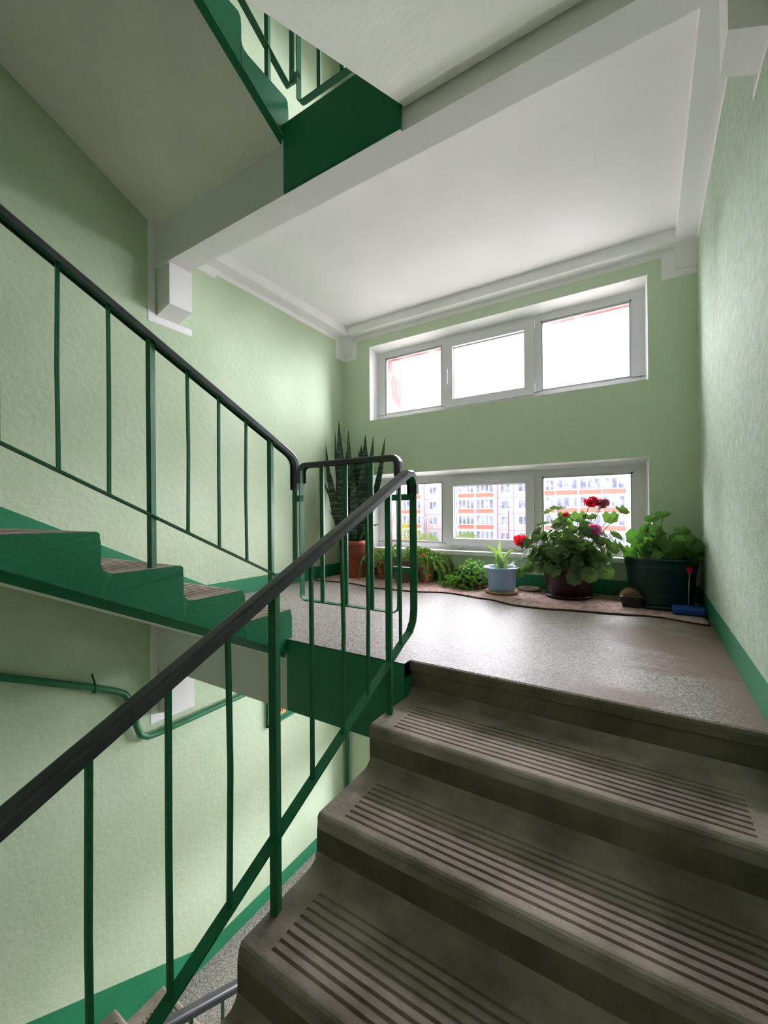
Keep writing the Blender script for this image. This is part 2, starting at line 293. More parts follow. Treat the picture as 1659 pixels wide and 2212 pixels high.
# ------------------------------------------------------------------ STAIR FLIGHTS
def stepprof(grooved):
    """(u, w): u inward from the nosing, w up from the tread"""
    p = [(0, -.24), (0, -.045), (.004, -.022)] + [(.022+.020*math.cos(PI-a), -.020+.020*math.sin(a)) for a in (0.35, .8, 1.25, PI/2)]
    if grooved:
        u = .040
        for i in range(8): p += [(u, 0), (u+.0025, -.007), (u+.0080, -.007), (u+.0105, 0)]; u += .0265
    p += [(d-.04, 0), (d-.022, .004), (d-.008, .014), (d, .034), (d, -.24+r)]
    return p
def flight(right):
    s = 1 if right else -1
    x0, x1 = (xG, xR-.003) if right else (xL+.003, xS)
    loc = Vector(((x0+x1)/2, YF, -1.4 if right else 0))
    t = thing('stair_flight', loc, '', 'stairs', 'flights of the staircase')
    for k in range(1, 10):
        if right: yn, zn = yE-k*d, -k*r
        else: yn, zn = yE-(k-1)*d, k*r
        if right and k == 9: continue
        if not right and k == 9: continue
        m = MB()
        dd_ = 0
        A = stepprof(False); B = stepprof(True)
        def tr(P):
            q = []
            for u, w_ in P:
                if right and k == 1 and u > d-.05 and w_ > -.05: u += .025
                if right and k == 1 and u >= d-.001 and w_ <= -.05: u += .025
                q.append((yn+s*u, zn+w_))
            return q
        ga, gb = x0+.085, x1-.085
        # material: 0 tread, 1 riser, 2 side paint, 3 soffit
        def ms(P): return [1 if (i < 1) else (3 if i == len(P)-1 else 0) for i in range(len(P))]
        sidemat = (1, 1) if right else (1, 2)
        m.extr(tr(A), x0, ga, 0, (sidemat[0], 0), ms(A)); m.extr(tr(B), ga, gb, 0, (0, 0), ms(B)); m.extr(tr(A), gb, x1, 0, (0, sidemat[1]), ms(A))
        # worn, uneven outer end of the step
        xe = x0 if right else x1
        m.v = [(x+(.009 if right else .004)*noise.noise(Vector((y*19, z*23, k*3.7)))+(.004 if right else .002)*noise.noise(Vector((y*60, z*60, k))), y, z+(.004*noise.noise(Vector((y*30, k, z*9))) if z > zn-.03 else 0)) if abs(x-xe) < 1e-6 else (x, y, z) for x, y, z in m.v]
        m.build('step', [M['conc'], M['riser'], M['paint'], M['soffit']], t, weld=False)
    # soffit slab with its painted edge
    if right: ya, yb_, za = yE+.03, YF, lambda y: SLP*(y-yE)
    else: ya, yb_, za = yE-.0, YF, lambda y: -SLP*(y-yE)+r
    m = MB(); c = .022
    xo0, xo1 = (x0+c, x1) if right else (x0, x1-c)
    ya2 = YB if True else ya
    v = []
    for y in (ya2, yb_):
        v += [(x0, y, za(y)-.241), (x1, y, za(y)-.241), (xo1, y, za(y)-.278), (xo0, y, za(y)-.278)]
    m.add(v, [(0, 1, 2, 3), (4, 5, 6, 7), (0, 1, 5, 4)], 0); m.add(v, [(2, 3, 7, 6)], 0)
    m.add(v, [(1, 2, 6, 5)], 1 if not right else 0); m.add(v, [(3, 0, 4, 7)], 1 if right else 0)
    m.build('soffit', [M['soffit'], M['paint']], t)
    return t
fr_ = flight(True); fr_['label'] = 'worn concrete stair flight with grooved treads climbing to the landing, filling the lower right'
fl_ = flight(False); fl_['label'] = 'stair flight with green painted side climbing to the left from the landing'
dup(fr_, HS, 'pale stair underside sloping overhead at the top centre, right of the upper well')
dup(fl_, HS, 'grey green stair underside sloping overhead at the top left, beside the left wall')
dup(fl_, -HS, 'lowest stair flight against the left wall, steps glimpsed at the bottom left corner')
# ------------------------------------------------------------------ RAILINGS
def capprof(wd=.050, tk=.017, lip=.012):
    h = wd/2
    return [(-h, -lip), (-h+.004, -lip), (-h+.004, 0), (h-.004, 0), (h-.004, -lip), (h, -lip), (h, tk*.5), (h-.004, tk*.85), (h-.012, tk), (-h+.012, tk), (-h+.004, tk*.85), (-h, tk*.5)]
STRIP = [(-.0175, -.003), (.0175, -.003), (.0175, .003), (-.0175, .003)]
def railing(right):
    X = -.915 if right else -1.70; s = 1 if right else -1
    line = (lambda y: SLP*(y-yE)) if right else (lambda y: -SLP*(y-yE)+r)
    def tread(y):
        if right: return -math.ceil((yE-y)/d)*r
        return (math.floor((yE-y)/d)+1)*r
    yend = 1.712 if right else 1.757; H = .872; B = .155
    ys = -1.13
    t = thing('stair_railing', (X, 1.50 if right else 1.575, tread(1.50 if right else 1.575)), '', 'railing', 'green stair railings')
    hp = [(ys, line(ys)+H)]
    if right:
        hp += [(1.60, line(1.60)+H), (1.645, line(1.64)+H+.004), (1.678, line(1.66)+H-.004), (1.700, line(1.66)+H-.022), (yend, line(1.66)+H-.048), (yend+.002, .765)]
    else:
        hp += [(1.700, line(1.70)+H), (1.728, line(1.73)+H-.002), (1.748, line(1.74)+H-.018), (yend, line(1.74)+H-.042), (yend+.001, .815)]
    P3 = [(X, y, z) for y, z in hp]
    nrm = (1, 0, 0)
    u = Vector((P3[1][0]-P3[0][0], P3[1][1]-P3[0][1], P3[1][2]-P3[0][2])).normalized().cross(Vector(nrm))
    sg = 1 if u.z > 0 else -1
    MB().sweep(P3, nrm, [(a, b*sg) for a, b in capprof()], 0).build('handrail', M['plastic'], t)
    # one flat strip: under the handrail, down the end and back along the foot of the balusters
    zc = line(1.60)+B
    if right: low = [(yend+.001, .775), (yend, .235), (1.702, .185), (1.668, .142), (1.60, zc), (ys, line(ys)+B)]
    else: low = [(yend+.001, .82), (yend, .345), (1.748, .312), (1.73, line(1.73)+B+.004), (1.70, line(1.70)+B), (ys, line(ys)+B)]
    m = MB(); m.sweep([(X, y, z) for y, z in hp[:-1]], nrm, STRIP); m.build('top_strip', M['rail'], t)
    m = MB(); m.sweep([(X, y, z) for y, z in low], nrm, STRIP); m.build('bottom_strip', M['rail'], t)
    p0 = 1.492 if right else 1.575
    rnd = random.Random(5 if right else 9)
    for j in range(5):
        y = p0-.634*j
        if y < ys+.03: break
        zt_ = line(y)+H-.004; zb_ = tread(y)-.01
        MB().bar((X, y, zb_), (X+rnd.uniform(-.004, .004), y, zt_), .024, .024, side=(1, .25, 0)).build('post', M['rail'], t)
        for q in (1, 2, 3):
            yy = y-.1585*q
            if yy < ys+.03: continue
            b0 = Vector((X, yy, line(yy)+B)); b1 = Vector((X, yy, line(yy)+H-.003)); mid = (b0+b1)/2+Vector((rnd.uniform(-.006, .006), rnd.uniform(-.005, .005), 0))
            pts = [b0, b0.lerp(mid, .5), mid, mid.lerp(b1, .5), b1]
            m = MB(); m.sweep(pts, (1, 0, 0), [(-.0055, -.0055), (.0055, -.0055), (.0055, .0055), (-.0055, .0055)]); m.build('baluster', M['rail'], t)
    if right:
        yy = 1.588; MB().bar((X, yy, line(yy)+B), (X, yy, line(yy)+H), .011, .011).build('baluster', M['rail'], t)
        for z in (.752, .412): MB().box(-1.022, X+.006, 1.70, 1.73, z-.014, z+.014).build('bracket', M['rail'], t)
    else:
        for z in (.765, .36): MB().box(X-.012, -1.652, 1.748, 1.775, z-.017, z+.017).build('bracket', M['rail'], t)
    return t
def panel():
    t = thing('landing_railing', (-1.34, 1.765, 0), '', 'railing', 'landing railings across the well')
    a, b, z0, z1, Y = -1.655, -1.022, .195, .948, 1.765; R = .035
    def rr(xa, xb, za, zb, tilt=0):
        p = []
        for cx, cz, a0 in ((xb-R, zb-R, 0), (xa+R, zb-R, PI/2), (xa+R, za+R, PI), (xb-R, za+R, 3*PI/2)):
            for i in range(6): an = a0+PI/2*i/5; p.append((cx+R*math.cos(an), Y, cz+R*math.sin(an)))
        return p
    P = rr(a, b, z0, z1); P.append(P[0])
    MB().sweep(P, (0, 1, 0), STRIP).build('frame', M['rail'], t)
    top = [(b, Y, .855), (b, Y, .87)]+[q for q in rr(a, b, z0, z1)[:12]]+[(a, Y, .86), (a, Y, .85)]
    u = (Vector(top[9])-Vector(top[8])).cross(Vector((0, 1, 0))); sg = 1 if u.z > 0 else -1
    MB().sweep(top, (0, 1, 0), [(p, q*sg) for p, q in capprof()]).build('handrail', M['plastic'], t)
    for x in (-1.505, -1.345, -1.182): MB().bar((x, Y, z0), (x, Y, z1), .022, .014, side=(1, .3, 0)).build('baluster', M['rail'], t)
    return t
rr_ = railing(True); rr_['label'] = 'nearest green stair railing with a dark grey plastic handrail crossing the lower left'
rl_ = railing(False); rl_['label'] = 'green railing along the left flight with wavy thin balusters against the left wall'
pn_ = panel(); pn_['label'] = 'short landing railing with rounded corners in front of the snake plant'
dup(rl_, HS, 'dark green railing seen through the upper well, against the left wall')
dup(rr_, HS, 'railing of the overhead flight whose rounded end shows in the upper well')
dup(pn_, HS, 'short landing railing seen from below in the upper well')
dup(rl_, -HS, 'lowest railing with shiny grey handrail at the bottom edge, beside the nearest steps')
dup(pn_, -HS, 'short landing railing one storey down, under the landing')
# ------------------------------------------------------------------ PIPE, BOARD
P = [(YF, .79), (.805, -.17), (1.231, -.375), (1.36, -.445), (1.41, -.48), (1.447, -.54), (1.468, -.62), (1.485, -.72), (1.51, -.79), (1.56, -.825), (1.64, -.832), (3.70, -.838), (3.755, -.85), (3.772, -.9), (3.775, -.96), (3.775, -2.79)]
px_ = xL+.042
t = thing('gas_pipe', (px_, 3.775, -2.8), 'green painted pipe bent along the left wall below the left stair flight', 'pipe')
MB().tube([(px_, y, z) for y, z in P], .021, 12).build('pipe_run', M['rail'], t)
m = MB(); m.tube([(px_-.03, 1.235, -.30), (px_+.01, 1.235, -.352), (px_+.026, 1.235, -.378), (px_+.012, 1.236, -.405), (px_-.03, 1.237, -.41)], .006, 8); m.build('clamp', M['rail'], t)
M['orange'] = mat('orange_card', (236, 150, 96), .6)
t = thing('notice_board', (xL, 3.05, -1.245), 'green framed notice board with an orange card on the left wall, one floor down', 'notice board')
m = MB(); y0, y1, z0, z1 = 2.635, 3.45, -1.245, -.89
m.box(xL, xL+.012, y0, y1, z0, z1)
for bx_ in ((y0, y0+.022, z0, z1), (y1-.022, y1, z0, z1), (y0, y1, z0, z0+.022), (y0, y1, z1-.022, z1)): m.box(xL+.012, xL+.03, bx_[0], bx_[1], bx_[2], bx_[3])
m.build('board', M['rail'], t)
m = MB(); m.box(xL+.0125, xL+.0145, 2.66, 2.862, -1.19, -.93); m.build('card', M['orange'], t)
m = MB(); cx_ = xL+.0155                      # black figure on the card
m.box(cx_-.0008, cx_, 2.788, 2.802, -1.165, -1.10); m.box(cx_-.0008, cx_, 2.812, 2.824, -1.165, -1.10); m.box(cx_-.0008, cx_, 2.785, 2.828, -1.10, -1.05)
m.box(cx_-.0008, cx_, 2.77, 2.785, -1.09, -1.06); m.box(cx_-.0008, cx_, 2.796, 2.816, -1.045, -1.02)
m.build('pictogram', M['black'], t)
# ------------------------------------------------------------------ RUG
M['rug'] = mat('rug_pile', (186, 150, 142), .95, (222, 194, 186), 20, bump=.03, bscale=42, bdetail=6, spec=.1, stretch=(1, .5, 1), dist=1.5)
M['rugedge'] = mat('rug_edge', (66, 48, 46), .9)
fe = [(-2.86, 3.24), (-2.48, 3.262), (-2.07, 3.165), (-1.72, 3.18), (-1.44, 3.27), (-1.05, 3.185), (-.80, 3.07), (-.68, 3.065), (-.285, 3.125), (.03, 3.185), (.305, 3.10)]
def fy_(x):
    for (a, b), (c, e_) in zip(fe, fe[1:]):
        if a <= x <= c:
            tt = (x-a)/(c-a); tt = tt*tt*(3-2*tt); return b+(e_-b)*tt
    return fe[0][1] if x < fe[0][0] else fe[-1][1]
NX, NY = 120, 22; V = []; F = []
def rugz(x, y): return .010+.006*noise.noise(Vector((x*4, y*5, 1)))+.003*noise.noise(Vector((x*22, y*22, 0)))
for i in range(NX+1):
    x = -2.86+3.165*i/NX; y0 = fy_(x)
    for j in range(NY+1):
        y = y0+(3.805-y0)*j/NY; V.append((x, y, max(.004, rugz(x, y))))
for i in range(NX):
    for j in range(NY): a = i*(NY+1)+j; F.append((a, a+NY+1, a+NY+2, a+1))
n0 = len(V); V += [(x, y, .0005) for x, y, z in V]; F += [tuple(n0+q for q in f[::-1]) for f in F]
per = [i*(NY+1) for i in range(NX+1)]+[NX*(NY+1)+j for j in range(1, NY+1)]+[i*(NY+1)+NY for i in range(NX-1, -1, -1)]+[j for j in range(NY-1, 0, -1)]
F += [(per[i], n0+per[i], n0+per[(i+1) % len(per)], per[(i+1) % len(per)]) for i in range(len(per))]
t = thing('rug', (-1.28, 3.5, 0), 'long pinkish shaggy runner rug with dark edge lying under the window plants', 'rug')
MB().add(V, F, 0, True).build('pile', M['rug'], t, weld=False)
m = MB(); m.tube([(x, fy_(x)-.003, .006) for x in [-2.86+3.165*i/90 for i in range(91)]]+[(.308, 3.15, .006), (.308, 3.4, .006)], .0055, 6); m.build('edging', M['rugedge'], t)
# ------------------------------------------------------------------ PLANTS
RZ = .012
M['terra'] = mat('terracotta', (148, 74, 50), .65, (172, 98, 74), 8, bump=.002)
M['terra2'] = mat('terracotta_pale', (190, 120, 104), .6)
M['greypot'] = mat('grey_brown_pot', (118, 106, 98), .55)
M['soil'] = mat('soil', (42, 32, 26), .95, bump=.01, bscale=90)
M['snake'] = mat('snake_leaf', (20, 46, 36), .38, (88, 116, 94), 14, stretch=(.35, .35, 2.3), ramp=(.46, .62), dist=2.2, trans=.08)
M['snakeedge'] = mat('snake_edge', (70, 92, 50), .4)
M['leafD'] = mat('geranium_leaf', (56, 82, 46), .5, (100, 124, 80), 9, trans=.34)
M['leafL'] = mat('light_leaf', (54, 94, 42), .45, (90, 128, 60), 8, trans=.42)
M['leafC'] = mat('cactus_leaf', (70, 100, 54), .45, (146, 166, 96), 26, trans=.3)
M['leafI'] = mat('creeper_leaf', (70, 116, 42), .5, (120, 166, 72), 40, trans=.4)
M['agave'] = mat('agave_leaf', (112, 140, 86), .4, (164, 182, 136), 18, trans=.2)
M['stem'] = mat('stem', (84, 92, 48), .6)
M['red'] = mat('red_petal', (206, 28, 58), .5, (232, 60, 88), 60, trans=.45)
M['crimson'] = mat('crimson_petal', (176, 30, 62), .5, (206, 60, 90), 60, trans=.45)
M['mauve'] = mat('mauve_petal', (150, 84, 130), .5, (176, 110, 150), 60, trans=.45)
M['magenta'] = mat('magenta_petal', (190, 92, 186), .5, (214, 124, 206), 60, trans=.45)
M['pinkf'] = mat('pink_petal', (226, 74, 92), .5, (240, 110, 130), 60, trans=.2)
M['blue'] = mat('blue_glaze', (150, 182, 224), .3, coat=.3)
M['wood'] = mat('wood_saucer', (196, 150, 116), .6, (170, 122, 90), 10)
M['cream'] = mat('cream_dish', (236, 206, 184), .4)
M['pebble'] = mat('pebble', (208, 198, 188), .6)
M['purple'] = mat('aubergine_plastic', (52, 20, 36), .3)
M['dgreen'] = mat('dark_green_plastic', (6, 52, 52), .32)
M['sponge'] = mat('blue_foam', (22, 62, 150), .8, (34, 80, 170), 40, bump=.004, bscale=120)
M['spine'] = mat('cactus_spine', (176, 140, 118), .7)
def potprof(rb, rt, h, rim=.012, rimh=.03, th_=.008):
    return [(0.001, 0), (rb*.96, 0), (rb, .006), (rb+(rt-rb)*(h-rimh)/h, h-rimh), (rt+rim, h-rimh+.002), (rt+rim, h-.003), (rt+rim-.004, h), (rt-th_+.002, h), (rt-th_, h-.03), (rt-th_-.004, h-.045), (.001, h-.045)]
def pot(t, c, rb, rt, h, mt, name='pot', **k):
    MB().lathe(potprof(rb, rt, h, **k), 48, (c[0], c[1], c[2])).build(name, mt, t)
    ri = rt-.016; z = c[2]+h-.038
    V = [(c[0], c[1], z+.01)]; n = 32
    for q in (1, 2): V += [(c[0]+ri*q/2*math.cos(2*PI*j/n), c[1]+ri*q/2*math.sin(2*PI*j/n), z+(.006 if q == 1 else 0)) for j in range(n)]
    F = [(0, 1+j, 1+(j+1) % n) for j in range(n)]+[(1+j, 1+n+j, 1+n+(j+1) % n, 1+(j+1) % n) for j in range(n)]
    MB().add(V, F, 0, True).build('soil', M['soil'], t, weld=False)
def blade(mb, base, tip, wd, bend=(0, 0, 0), face=(0, -1, 0), n=12, tp=.5, vee=.25, twist=0, mi=0, thick=0):
    """a strap leaf: two halves in a shallow V, pointed at the tip"""
    base, tip, bend = Vector(base), Vector(tip), Vector(bend); V = []
    for i in range(n+1):
        t_ = i/n; c = base.lerp(tip, t_)+bend*math.sin(PI*t_)
        tn = (tip-base)/1+bend*PI*math.cos(PI*t_); tn.normalize()
        f = Vector(face); a = tn.cross(f).normalized(); a = Matrix.Rotation(twist*t_, 3, tn) @ a; b = a.cross(tn).normalized()
        if t_ < tp: w_ = wd*(.6+.4*math.sin(PI/2*t_/tp))
        else: w_ = wd*max(0.02, 1-((t_-tp)/(1-tp))**1.6)
        V += [c-a*w_/2+b*w_*vee*.5, c, c+a*w_/2+b*w_*vee*.5]
    F = []
    for i in range(n):
        for j in (0, 1): q = i*3+j; F.append((q, q+1, q+4, q+3))
    mb.add(V, F, mi, True)
def rleaf(mb, c, nrm, up, R, rnd, lobes=7, notch=True, cup=.18, mi=0, ruff=.08):
    """rounded lobed leaf with a notch at its stalk, cupped and ruffled"""
    nrm = Vector(nrm).normalized(); up = Vector(up); a = (up-nrm*up.dot(nrm)); a = a.normalized() if a.length > 1e-4 else nrm.orthogonal().normalized(); b = nrm.cross(a)
    n = 21; V = [Vector(c)]; ph_ = rnd.uniform(0, 6)
    for ring in (.5, 1.0):
        for j in range(n):
            an = PI+2*PI*(j+.5)/n; e_ = 1+ruff*math.cos(lobes*an)*ring
            dn = abs(((an-PI+PI) % (2*PI))-PI)
            if notch: e_ *= (1-.62*math.exp(-(dn/.28)**2))
            rho = R*ring*e_; z = cup*R*ring*ring*1.0+R*.07*math.sin(an*3+ph_)*ring
            V.append(Vector(c)+a*(math.cos(an)*rho)+b*(math.sin(an)*rho)+nrm*z)
    F = [(0, 1+j, 1+(j+1) % n) for j in range(n)]+[(1+j, 1+n+j, 1+n+(j+1) % n, 1+(j+1) % n) for j in range(n)]
    mb.add(V, F, mi, True)
def curve(p, q, sag, n=6):
    p, q, sag = Vector(p), Vector(q), Vector(sag); return [p.lerp(q, i/n)+sag*math.sin(PI*i/n) for i in range(n+1)]
def flowerhead(t, c, R, mt, rnd, name='flower_head', flat=1.0):
    mb = MB()
    for i in range(46):
        u = rnd.uniform(-1, 1); a = rnd.uniform(0, 2*PI); s = math.sqrt(1-u*u); nn = Vector((s*math.cos(a), s*math.sin(a), u*flat))
        p = Vector(c)+nn*R*rnd.uniform(.72, 1.0)
        rleaf(mb, p, nn+Vector((rnd.uniform(-.4, .4), rnd.uniform(-.4, .4), rnd.uniform(-.4, .4))), (0, 0, 1), R*.33, rnd, lobes=5, notch=False, cup=.5, ruff=.22)
    mb.lathe([(.001, -R*.55), (R*.55, -R*.2), (R*.6, R*.2*flat), (.001, R*.5*flat)], 10, c)
    mb.build(name, mt, t, weld=False)
# --- snake plant
C = Vector((-2.625, 3.60, RZ)); rnd = random.Random(3)
t = thing('snake_plant', C, 'tall dark snake plant in a terracotta pot in the corner behind the landing railing', 'plant')
pot(t, C, .118, .152, .385, M['terra'], rim=.014, rimh=.055)
mb = MB(); yb_ = C.y
tips = [((703, 962), 1.42, -.12), ((731, 924), 1.60, 0), ((745, 905), 1.68, 0), ((754, 928), 1.58, .03), ((766, 950), 1.5, 0), ((794, 950), 1.5, 0), ((807, 952), 1.48, .02), ((817, 979), 1.37, 0), ((836, 957), 1.46, 0)]
T = [(-2.86, 3.42, 1.40, .035), (-2.84, 3.55, 1.585, .055), (-2.765, 3.52, 1.665, .062), (-2.70, 3.60, 1.58, .05), (-2.62, 3.50, 1.48, .075), (-2.45, 3.56, 1.49, .06), (-2.38, 3.60, 1.475, .045), (-2.33, 3.52, 1.38, .05), (-2.235, 3.60, 1.46, .048),
     (-2.74, 3.62, 1.36, .07), (-2.66, 3.66, 1.30, .07), (-2.56, 3.64, 1.40, .07), (-2.50, 3.52, 1.33, .08), (-2.57, 3.42, 1.30, .075), (-2.40, 3.45, 1.22, .06), (-2.70, 3.45, 1.22, .08), (-2.66, 3.40, 1.12, .07), (-2.31, 3.62, 1.20, .05), (-2.78, 3.40, 1.1, .06), (-2.47, 3.38, 1.05, .07), (-2.36, 3.46, 1.05, .05)]
for i, (x, y, z, wd) in enumerate(T):
    an = rnd.uniform(0, 2*PI); rr2 = rnd.uniform(.01, .085)
    b = (C.x+max(-.09, min(.09, (x-C.x)*.35))+.01*math.cos(an), C.y+max(-.09, min(.07, (y-C.y)*.5)), C.z+.34)
    blade(mb, b, (x, y, z), wd*1.45, bend=((x-C.x)*.12, rnd.uniform(-.02, .01), 0), face=(rnd.uniform(-.5, .6), -1, 0), n=18, tp=.62, vee=.35, twist=rnd.uniform(-.4, .4))
for b, tp_, wd, bd in (((C.x-.06, 3.53, .36), (-2.88, 3.34, 1.10), .04, (0, 0, .05)), ((C.x+.09, 3.52, .36), (-2.18, 3.40, .57), .03, (0, 0, .06)), ((C.x+.1, 3.55, .38), (-2.27, 3.45, .86), .028, (.03, 0, 0)), ((C.x, 3.50, .36), (-2.80, 3.38, .72), .03, (-.02, 0, .05)), ((C.x+.02, 3.50, .36), (-2.60, 3.40, .75), .022, (0, 0, 0))):
    blade(mb, b, tp_, wd, bend=bd, n=12, tp=.4, vee=.3)
mb.build('leaves', M['snake'], t, weld=False)
# --- christmas cacti
def xmas(name, C, rt, h, mt, label, seed, nb, spread, flowers, right=0):
    rnd = random.Random(seed); t = thing(name, C, label, 'plant', 'Christmas cacti')
    pot(t, C, rt*.78, rt, h, mt)
    mb = MB(); tips = []
    for k in range(nb):
        a = rnd.uniform(0, 2*PI); R = spread*rnd.uniform(.35, 1)
        p = Vector((C.x+rt*.5*math.cos(a), C.y+rt*.5*math.sin(a), C.z+h-.03)); hd = Vector((math.cos(a)+right, math.sin(a)*.45-.10, 0)).normalized()
        ns = rnd.randint(7, 10); prev = p; lift = rnd.uniform(.07, .17); drop = rnd.uniform(.0, .26) if abs(hd.x) > .55 else rnd.uniform(0, .06)
        for s_ in range(1, ns+1):
            f = s_/ns; q = p+hd*R*(1-(1-f)**1.5)+Vector((0, 0, lift*math.sin(PI*min(1, f*1.05)*.75)-drop*f**2.6))+Vector([rnd.uniform(-.006, .006) for _ in range(3)])
            q.y = min(q.y, yW-.02); q.z = max(q.z, .03)
            dr = (q-prev); wd = max(.016, min(.024, dr.length*.75))
            sd = dr.cross(Vector((rnd.uniform(-.8, .8), -1, rnd.uniform(-.4, 1.0)))).normalized(); nn = sd.cross(dr).normalized()*.002
            V = [prev, prev+dr*.22+sd*wd*.42, prev+dr*.5+sd*wd*.40, prev+dr*.66+sd*wd*.56, prev+dr*.98+sd*wd*.26, prev+dr*.98-sd*wd*.26, prev+dr*.66-sd*wd*.56, prev+dr*.5-sd*wd*.40, prev+dr*.22-sd*wd*.42]
            mb.add([v_+nn for v_ in V], [tuple(range(9))], 0, False); mb.add([v_-nn for v_ in V], [tuple(range(9))], 0, False); prev = q
        tips.append((prev, hd))
    mb.build('foliage', M['leafC'], t, weld=False)
    for (q, hd) in [tips[i] for i in rnd.sample(range(len(tips)), flowers)]:
        fm = MB()
        for j in range(7):
            a = 2*PI*j/7; dv = (hd*.5+Vector((0, 0, -.6))+Vector((math.cos(a), math.sin(a), .2))*.55).normalized()
            blade(fm, q, q+dv*.035, .012, n=4, tp=.5)
        fm.tube([q, q+Vector((0, 0, -.03))], [.006, .003], 6); fm.build('flower', M['pinkf'], t, weld=False)
    return t
xmas('christmas_cactus', Vector((-2.02, 3.56, RZ)), .095, .225, M['greypot'], 'Christmas cactus in a tall grey brown pot seen behind the railing end posts', 11, 60, .30, 4, .35)
xmas('christmas_cactus', Vector((-2.30, 3.665, RZ)), .09, .17, M['terra'], 'Christmas cactus in a terracotta pot between the snake plant and the grey brown pot', 23, 42, .24, 4, -.3)
xmas('christmas_cactus', Vector((-1.83, 3.69, RZ)), .08, .16, M['terra2'], 'Christmas cactus in a pale pink pot against the wall, trailing bright green to the right', 31, 44, .27, 3, .5)
# --- creeper
C = Vector((-1.34, 3.60, RZ)); rnd = random.Random(8)
t = thing('creeping_plant', C, 'low bushy creeper with small bright leaves on a red saucer left of the blue pot', 'plant')
MB().lathe([(.001, 0), (.11, 0), (.135, .022), (.13, .025), (.11, .010), (.001, .008)], 32, C).build('saucer', M['terra'], t)
pot(t, C+Vector((0, 0, .011)), .08, .10, .11, M['black'], rim=.004, rimh=.02)
mb = MB()
for i in range(620):
    a = rnd.uniform(0, 2*PI); u = rnd.random()**.5; x = C.x+.02+.185*u*math.cos(a); y = C.y-.01+.145*u*math.sin(a); z = C.z+.10+.125*(1-u*u)*rnd.uniform(.5, 1.1)-.06*u*rnd.random()
    if i > 470: x = C.x-.12-.13*rnd.random(); y = C.y-.05+rnd.uniform(-.09, .09); z = .03+.075*rnd.random()*(1-(C.x-x-.12)/.16)
    if 400 < i <= 470: x = C.x+rnd.uniform(-.13, .10); y = C.y-.13+rnd.uniform(-.05, .03); z = .03+.09*rnd.random()
    x += rnd.gauss(0, .018); z += rnd.gauss(0, .016); y = min(y, yW-.02)
    nn = Vector((x-C.x, y-C.y-.08, .12+rnd.uniform(-.05, .1)))+Vector((rnd.uniform(-.1, .1), rnd.uniform(-.1, .1), 0))
    rleaf(mb, (x, y, max(.02, z)), nn, (rnd.uniform(-1, 1), rnd.uniform(-1, 1), .3), rnd.uniform(.008, .017), rnd, lobes=3, notch=False, cup=.3)
mb.build('foliage', M['leafI'], t, weld=False)
mb = MB()
for i in range(60):
    a = rnd.uniform(0, 2*PI); q = (C.x-.03+.17*math.cos(a), C.y+.10*math.sin(a)-.03, .03+.1*rnd.random()); mb.tube(curve((C.x, C.y, C.z+.1), q, (0, 0, .05)), .0016, 4)
mb.build('stems', M['soil'], t)
# --- agave in the blue pot
C = Vector((-1.03, 3.475, RZ)); t = thing('potted_agave', C, 'small spiky agave in a light blue pot on a round wooden saucer', 'plant')
MB().lathe([(.001, 0), (.118, 0), (.132, .008), (.132, .022), (.118, .022), (.11, .014), (.001, .014)], 40, C).build('saucer', M['wood'], t)
pc = C+Vector((0, 0, .015))
MB().lathe([(.001, 0), (.10, 0), (.106, .006), (.122, .155), (.130, .178), (.146, .186), (.147, .196), (.140, .201), (.131, .196), (.124, .17), (.001, .165)], 56, pc).build('pot', M['blue'], t)
MB().lathe([(.001, .172), (.122, .168), (.12, .16), (.001, .16)], 30, pc).build('soil', M['soil'], t)
mb = MB(); b = pc+Vector((0, 0, .165))
for tp_, wd, bd, fc in (((-.16, .02, .22), .050, (.03, 0, .03), (.6, -1, .5)), ((-.01, 0, .27), .046, (-.01, 0, 0), (0, -1, 0)), ((.09, .03, .185), .034, (-.01, 0, .03), (-.3, -1, .2)), ((.13, -.02, .175), .030, (.0, 0, .055), (-.6, -1, .5)), ((-.03, -.10, .04), .055, (0, -.02, .06), (0, -1, .6)), ((.07, -.10, -.0), .050, (.02, -.02, .10), (.2, -1, .8)), ((-.02, .07, .16), .04, (0, 0, .02), (0, -1, 0))):
    blade(mb, b, b+Vector(tp_), wd, bend=bd, face=fc, n=12, tp=.3, vee=.4)
mb.build('leaves', M['agave'], t, weld=False)
# --- dish
C = Vector((-.86, 3.70, RZ)); t = thing('shallow_dish', C, 'shallow cream dish holding pale pebbles on the rug, right of the blue pot', 'dish')
MB().lathe([(.001, 0), (.07, 0), (.09, .02), (.087, .022), (.068, .007), (.001, .006)], 36, C).build('dish', M['cream'], t)
rnd = random.Random(2)
for i in range(6):
    q = thing('pebble', C+Vector((.045*math.cos(i*1.1), .045*math.sin(i*1.1), .006)), 'pale pebble lying in the shallow cream dish', 'stone', 'pebbles in the dish')
    MB().lathe([(.001, 0), (.013, .004), (.016, .010), (.010, .017), (.001, .019)], 9, tuple(q.location)).build('stone', M['pebble'], q)
